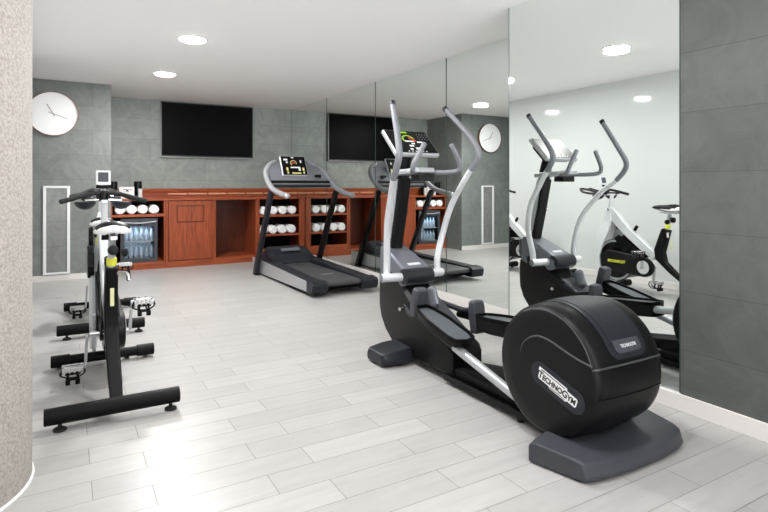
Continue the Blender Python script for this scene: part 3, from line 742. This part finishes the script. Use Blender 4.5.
# pedal arms, pedals
def pedal(s, xc, y0, y1, z0, z1, arm, bd=0):
    """tray from y0 (rear) z0 to y1 (front) z1"""
    d = Vector((0, y1-y0, z1-z0)); L_ = d.length; d.normalize(); n = Vector((0, -d.z, d.y)); c = Vector((xc, y0, z0))
    def P(x, u, v): return c+Vector((x, 0, 0))+d*u+n*v
    hw = .084
    out = [(-hw*.8, 0), (-hw, .05), (-hw, L_*.6), (-hw*.7, L_*.9), (-hw*.45, L_), (hw*.45, L_), (hw*.7, L_*.9), (hw, L_*.6), (hw, .05), (hw*.8, 0), (0, -.018)]
    tr = MB(); tr.loft([[P(x, u, v) for x, u in out] for v in (-.04-bd, -.008)]); t = tr.build('pedal', M['black'], E, bevel=.006)
    rim = MB(); oo = out+[out[0]]
    for j in range(len(out)):
        a, b = out[j], out[(j+1) % len(out)]
        rim.add([P(a[0], a[1], -.01), P(b[0], b[1], -.01), P(b[0]*.9, b[1]*.97+.006, -.01), P(a[0]*.9, a[1]*.97+.006, -.01), P(a[0], a[1], .012), P(b[0], b[1], .012), P(b[0]*.9, b[1]*.97+.006, .012), P(a[0]*.9, a[1]*.97+.006, .012)], [(0, 1, 2, 3), (7, 6, 5, 4), (0, 4, 5, 1), (3, 2, 6, 7)])
    rim.build('pedal_rim', M['black_matte'], t)
    pad = MB(); pad.loft([[P(x*.82, .02+u*.9, v) for x, u in out] for v in (-.009, -.002)]); pad.build('foot_pad', M['pad'], t)
    # upright bracket in front of the tray
    br = MB(); bx = xc+s*.0
    br.loft([[P(x*k_, L_+u, v) for x, u in ((-.05, .0), (.05, .0), (.05, .065), (-.05, .065))] for v, k_ in ((-.09-bd*.6, .8), (-.02, 1), (.06-bd*.4, 1), (.11-bd*.4, .85))])
    br.build('pedal_bracket', M['char'], E, bevel=.018, seg=3)
    MB().tube(arm[:2], .022, n=16, spline=False).build('arm_sleeve', M['black'], E)
    MB().tube(arm[1:], [.026, .024], n=16, spline=False).build('pedal_arm', M['silver'], E)
pedal(-1, EX-.170, 2.45, 2.89, .325, .430, [(EX-.19, 2.95, .36), (EX-.185, 2.52, .268), (EX-.18, 1.98, .135)])
pedal(1, EX+.150, 2.24, 2.70, .415, .375, [(EX+.175, 2.95, .33), (EX+.18, 2.45, .35), (EX+.185, 1.98, .41)], .045)
for s, y, z in ((-1, 2.93, .40), (1, 2.80, .42)):
    MB().tube([(EX+s*.16, y-.02, z-.03), (EX+s*.16, y+.07, z-.05), (EX+s*.145, y+.15, z-.045), (EX+s*.10, y+.26, z-.02)], [.02, .02, .018, .018], n=12).build('link_rod', M['char_d'], E)
    MB().cyl((EX+s*.10, 3.14, .37), (EX+s*.19, 3.12, .37), .012).build('link_pin', M['chrome'], E)
MB().prism([(2.05, .10), (2.05, .20), (2.7, .10), (2.7, .06)], 'x', EX-.09, EX+.09).build('center_cover', M['black_matte'], E, bevel=.01)

# ------------------------------------------------------------------ spin bikes
BX = .226
def make_bike():
    R_ = root('spin_bike', (BX, 3.7, 0), 'nearer white and black spin bike in the foreground, seen from behind its saddle', 'exercise bike', 'row of white and black spin bikes')
    # rear foot
    MB().cyl((BX-.318, 3.12, .072), (BX+.305, 3.12, .072), .041, n=28).build('rear_foot_bar', M['black_matte'], R_, bevel=.004)
    for x in (-.25, .26):
        mb = MB(); mb.lathe([(.001, 0), (.03, 0), (.031, .008), (.024, .014), (.009, .018), (.009, .035)], (BX+x, 3.115, 0), n=20); mb.build('leveling_foot', M['rubber'], R_)
    # front foot
    MB().cyl((BX-.21, 4.15, .052), (BX+.21, 4.15, .052), .032, n=24).build('front_foot_bar', M['black_matte'], R_)
    for s in (-1, 1):
        MB().cyl((BX+s*.20, 4.15, .052), (BX+s*.31, 4.15, .052), .039, n=24).build('foot_sleeve', M['black_matte'], R_, bevel=.004)
        for dx in (.14, .26): MB().cyl((BX+s*dx-.015, 4.19, .02), (BX+s*dx+.015, 4.19, .02), .02, n=16).build('caster', M['rubber'], R_)
    # seat tube: boomerang
    def prow(y, z, w_, d): return [(BX-w_, y-d, z-d*.2), (BX+w_, y-d, z-d*.2), (BX+w_, y+d, z+d*.2), (BX-w_, y+d, z+d*.2)]
    mb = MB(); mb.loft([prow(3.13, .09, .030, .035), prow(3.24, .17, .034, .045), prow(3.40, .28, .036, .05), prow(3.54, .40, .036, .055), prow(3.56, .50, .036, .052), prow(3.51, .66, .034, .046), prow(3.485, .735, .033, .042)])
    mb.build('seat_tube', M['black_matte'], R_, bevel=.010, seg=3)
    B('tube_label', M['cream'], R_, BX-.010, BX+.010, 3.428, 3.437, .52, .62)
    MB().cyl((BX, 3.485, .70), (BX, 3.45, .90), .020, n=18).build('seat_post', M['silver'], R_)
    MB().cyl((BX, 3.4765, .745), (BX, 3.4695, .785), .0265, n=18).build('post_label', M['yellow'], R_)
    # seat adjuster
    B('seat_slider', M['silver_l'], R_, BX-.018, BX+.018, 3.30, 3.58, .885, .905, bevel=.004)
    MB().cyl((BX-.055, 3.40, .893), (BX-.02, 3.40, .893), .014).build('slider_knob', M['black_matte'], R_)
    MB().tube([(BX+.03, 3.45, .70), (BX+.075, 3.43, .695), (BX+.085, 3.42, .66)], .012, n=10, dome=True).build('adjuster_lever', M['chrome'], R_)
    MB().lathe([(.008, 0), (.024, .01), (.024, .03), (.008, .036)], (BX+.045, 3.44, .815), axis='x', n=14).build('height_knob', M['black_matte'], R_)
    for s in (-1, 1): MB().tube([(BX+s*.02, 3.36, .915), (BX+s*.025, 3.42, .905), (BX+s*.025, 3.50, .905), (BX+s*.012, 3.62, .93)], .005, n=8).build('saddle_rail', M['chrome'], R_)
    # saddle
    sd = MB(); rows = []
    for y, hw, z, th in ((3.335, .062, .945, .022), (3.35, .082, .955, .032), (3.39, .090, .965, .036), (3.44, .080, .963, .034), (3.50, .055, .958, .03), (3.57, .030, .955, .026), (3.63, .022, .95, .02), (3.645, .012, .945, .01)):
        row = []
        for j in range(16):
            a = 2*PI*j/16; row.append((BX+math.cos(a)*hw, y, z+math.sin(a)*th*(.55 if math.sin(a) > 0 else 1)-.02*(abs(math.cos(a))**2)*(hw/.11)))
        rows.append(row)
    sd.loft(rows); S_ = sd.build('saddle', M['black'], R_, angle=60)
    mb = MB(); P = []
    for q in range(-80, 81, 16):
        a = math.radians(q); P.append((BX+math.sin(a)*.088, 3.402-math.cos(a)*.072, .943-.016*abs(math.sin(a))))
    mb.tube(P, [.010, .015, .018, .019, .019, .019, .018, .015, .010], n=12, flat=1.1, dome=True).build('saddle_bumper', M['white_pl'], S_)
    # frame: white beam from head to crank, plus fork
    fr_ = MB()
    def frow(y, z, w_, hy, hz): return [(BX-w_, y-hy, z-hz), (BX+w_, y-hy, z-hz), (BX+w_, y+hy, z+hz), (BX-w_, y+hy, z+hz)]
    fr_.loft([frow(3.60, .43, .030, .02, -.035), frow(3.75, .535, .036, .022, -.042), frow(3.95, .69, .038, .026, -.046), frow(4.12, .85, .036, .05, -.035), frow(4.18, .93, .028, .036, -.012)])
    fr_.build('top_beam', M['white'], R_, bevel=.010, seg=3)
    for s in (-1, 1):
        fk = MB()
        rows = []
        for y, z, x, wx, wy in ((4.17, .90, .022, .016, .036), (4.19, .78, .036, .018, .055), (4.22, .66, .056, .016, .070), (4.27, .52, .070, .014, .055), (4.30, .38, .074, .012, .040), (4.28, .20, .068, .012, .034), (4.18, .075, .060, .012, .028)):
            xx = BX+s*x; rows.append([(xx-wx, y-wy, z), (xx+wx, y-wy, z), (xx+wx, y+wy, z), (xx-wx, y+wy, z)])
        fk.loft(rows).build('fork_blade', M['white'], R_, bevel=.006)
    MB().cyl((BX, 4.185, .88), (BX, 4.15, 1.09), .022, n=18).build('handlebar_post', M['silver_l'], R_)
    MB().cyl((BX, 4.182, .905), (BX, 4.179, .922), .031, n=18).build('post_collar', M['black_matte'], R_)
    MB().cyl((BX-.045, 4.20, .86), (BX-.03, 4.16, .86), .018).build('post_knob', M['black_matte'], R_)
    # flywheel
    mb = MB(); mb.lathe([(.18, -.012), (.232, -.012), (.238, -.006), (.238, .006), (.232, .012), (.18, .012)], (BX, 4.10, .345), axis='x', n=48, cap=False); mb.lathe([(.03, -.006), (.19, -.006), (.19, .006), (.03, .006)], (BX, 4.10, .345), axis='x', n=48)
    fw = mb.build('flywheel', M['black_gloss'], R_)
    mb = MB()
    for s in (-1, 1): mb.lathe([(.205, s*.0125), (.228, s*.0125), (.228, s*.0135), (.205, s*.0135)], (BX, 4.10, .345), axis='x', n=48, cap=False)
    mb.build('flywheel_rim', M['silver'], fw)
    # chain guard (right side)
    def oval(y0, z0, r0, y1, z1, r1):
        pts = []
        for q in range(90, 271, 15): a = math.radians(q); pts.append((y0+math.cos(a)*r0, z0+math.sin(a)*r0))
        for q in range(-90, 91, 15): a = math.radians(q); pts.append((y1+math.cos(a)*r1, z1+math.sin(a)*r1))
        return pts
    cg = MB().prism(oval(3.70, .315, .105, 4.12, .345, .115), 'x', BX+.035, BX+.085).build('chain_guard', M['black'], R_, bevel=.010, seg=3)
    text_mesh('guard_text', 'TECHNOGYM', M['yellow'], cg, .042, frame_mtx(Vector((BX+.0865, 4.03, .34)), (0, 1, 0), (0, 0, 1)), xs=.85, bold=.0012)
    mb = MB(); mb.lathe([(.012, 0), (.066, 0), (.072, .003), (.066, .006), (.012, .006)], (BX+.0855, 3.70, .315), axis='x', n=32); mb.build('crank_disc', M['silver_l'], cg)
    MB().prism(oval(3.70, .315, .05, 4.08, .345, .055), 'x', BX-.05, BX-.035).build('inner_cover', M['black'], R_, bevel=.006)
    MB().cyl((BX-.10, 3.70, .315), (BX+.12, 3.70, .315), .014).build('crank_axle', M['chrome'], R_)
    # brake / resistance mechanism
    MB().box(BX-.02, BX+.02, 3.90, 3.98, .575, .64, rot=Matrix.Rotation(math.radians(-40), 3, 'X')).build('brake_block', M['black_matte'], R_, bevel=.004)
    MB().cyl((BX, 3.86, .70), (BX, 3.83, .745), .018, n=14).build('resistance_knob', M['black_matte'], R_)
    # black side wing covers on the beam
    for s in (-1, 1):
        MB().prism([(3.66, .42), (3.74, .46), (4.02, .64), (4.08, .60), (4.02, .50), (3.86, .40)], 'x', BX+s*.052-.006, BX+s*.052+.006).build('beam_cover', M['black_gloss'], R_, bevel=.002)
    MB().prism([(4.0, .60), (3.98, .68), (4.02, .76), (4.12, .80), (4.20, .76), (4.22, .66), (4.18, .60)], 'x', BX-.105, BX-.066).build('shoulder_cover', M['black_gloss'], R_, bevel=.006)
    MB().lathe([(.006, 0), (.027, .004), (.029, .03), (.010, .042)], (BX+.004, 3.395, .835), axis='y', n=16).build('clamp_knob', M['black'], R_)
    MB().prism([(3.86, .18), (3.84, .40), (3.92, .54), (4.02, .64), (4.14, .70), (4.22, .64), (4.26, .46), (4.22, .20), (4.10, .12)], 'x', BX-.088, BX-.058).build('side_fairing', M['silver'], R_, bevel=.008)
    B('frame_label', M['yellow'], R_, BX-.052, BX-.034, 4.135, 4.139, .80, .845)
    # cranks + pedals
    for s, up in ((-1, -1), (1, 1)):
        z = .303+up*.182; yy = 3.70-up*.02
        MB().loft([[(BX+s*.115+q*.009, 3.70+p*.016, .315) for q, p in ((-1, -1), (1, -1), (1, 1), (-1, 1))], [(BX+s*.125+q*.007, yy+p*.011, z) for q, p in ((-1, -1), (1, -1), (1, 1), (-1, 1))]]).build('crank_arm', M['silver'], R_, bevel=.003)
        x0 = BX+s*.135; x1 = BX+s*.245; a, b = sorted((x0, x1)); m_ = (a+b)/2
        pb = MB(); pb.box(a, b, yy-.045, yy-.030, z-.012, z+.012); pb.box(a, b, yy+.030, yy+.045, z-.012, z+.012); pb.box(a, a+.014, yy-.03, yy+.03, z-.010, z+.010); pb.box(b-.014, b, yy-.03, yy+.03, z-.010, z+.010)
        for k in range(4): pb.box(a+.012+k*.024, a+.02+k*.024, yy-.05, yy-.044, z-.018, z+.018)
        p_ = pb.build('pedal', M['chrome'], R_, bevel=.002)
        MB().cyl((BX+s*.12, yy, z), (BX+s*.24, yy, z), .010, n=12).build('pedal_spindle', M['silver'], p_)
        cg_ = MB()
        for xo in (-.026, .026): cg_.tube([(m_+xo, yy-.035, z-.012), (m_+xo, yy-.02, z-.055), (m_+xo*.9, yy+.05, z-.060), (m_+xo*.8, yy+.085, z-.03), (m_+xo*.8, yy+.07, z+.01)], .006, n=8)
        cg_.box(m_-.035, m_+.035, yy-.032, yy-.018, z-.065, z-.05); cg_.box(m_-.04, m_+.04, yy-.04, yy-.03, z-.03, z-.012)
        for xo in (-.025, .025): cg_.box(m_+xo-.012, m_+xo+.012, yy-.05, yy-.02, z-.085, z-.055)
        cg_.build('toe_cage', M['black_matte'], p_, bevel=.002)
        st = MB(); st.tube([(m_-.05, yy-.02, z), (m_-.062, yy-.01, z-.035), (m_-.02, yy, z-.055), (m_+.03, yy, z-.055), (m_+.062, yy-.01, z-.03), (m_+.05, yy-.02, z)], .004, n=6, flat=2.2).build('strap', M['rubber'], p_)
    # handlebars
    hb = MB(); hb.tube([(BX-.255, 4.125, 1.090), (BX-.19, 4.15, 1.108), (BX-.10, 4.20, 1.135), (BX, 4.22, 1.145), (BX+.10, 4.20, 1.135), (BX+.19, 4.15, 1.108), (BX+.255, 4.125, 1.090)], [.016, .016, .0145, .014, .0145, .016, .016], n=14, dome=True)
    h_ = hb.build('handlebar', M['rubber'], R_)
    for s in (-1, 1):
        MB().tube([(BX+s*.17, 4.16, 1.115), (BX+s*.19, 4.26, 1.10), (BX+s*.16, 4.42, 1.115), (BX+s*.09, 4.52, 1.15), (BX+s*.035, 4.48, 1.145), (BX+s*.03, 4.34, 1.12), (BX+s*.03, 4.24, 1.12)], .014, n=12, dome=True).build('front_loop', M['rubber'], h_)
        mb = MB(); xc = BX+s*.112
        mb.lathe([(.001, -.048), (.03, -.042), (.055, -.024), (.068, 0), (.062, .006), (.001, .008)], (xc, 4.25, 1.078), n=28); mb.build('elbow_pad', M['char_d'], h_)
        MB().tube([(BX+s*.02, 4.25, 1.10), (xc, 4.26, 1.092)], .010, n=10, spline=False).build('pad_bracket', M['chrome'], h_)
    MB().lathe([(.020, -.01), (.030, -.006), (.030, .05), (.02, .056)], (BX, 4.22, 1.095), n=18).build('handlebar_clamp', M['black'], h_)
    # display
    dm = MB().tube([(BX, 4.24, 1.13), (BX, 4.28, 1.19), (BX, 4.27, 1.215)], .016, n=10).build('display_mount', M['silver_l'], R_)
    MB().box(BX-.046, BX+.046, 4.265, 4.283, 1.195, 1.300, rot=Matrix.Rotation(math.radians(-12), 3, 'X')).build('display_case', M['silver_l'], dm, bevel=.006)
    MB().box(BX-.032, BX+.032, 4.259, 4.2665, 1.222, 1.288, rot=Matrix.Rotation(math.radians(-12), 3, 'X')).build('display_screen', M['char'], dm, bevel=.002)
    MB().tube([(BX-.045, 4.24, 1.19), (BX, 4.235, 1.185), (BX+.045, 4.24, 1.19)], .012, n=10).build('display_bracket', M['black_matte'], dm)
    B('handlebar_slider', M['silver_l'], R_, BX-.02, BX+.02, 4.12, 4.27, 1.078, 1.098, bevel=.004)
    for ch in R_.children:
        if ch.name.split('.')[0] in ('saddle', 'seat_slider', 'saddle_rail', 'slider_knob'): ch.location.z += .016
    return R_
bike = make_bike()
b2 = copy_tree(bike, (.052, 1.79, 0)); b2.rotation_euler.z = -.035
for ch in b2.children:
    if ch.name.split('.')[0] in ('saddle', 'seat_slider', 'saddle_rail', 'slider_knob', 'seat_post'): ch.location.z -= .07
for ch in list(b2.children):
    if ch.name.startswith('display'):
        for g in list(ch.children): bpy.data.objects.remove(g)
        bpy.data.objects.remove(ch)
b2['label'] = 'farther white and black spin bike, mostly hidden behind the nearer one'
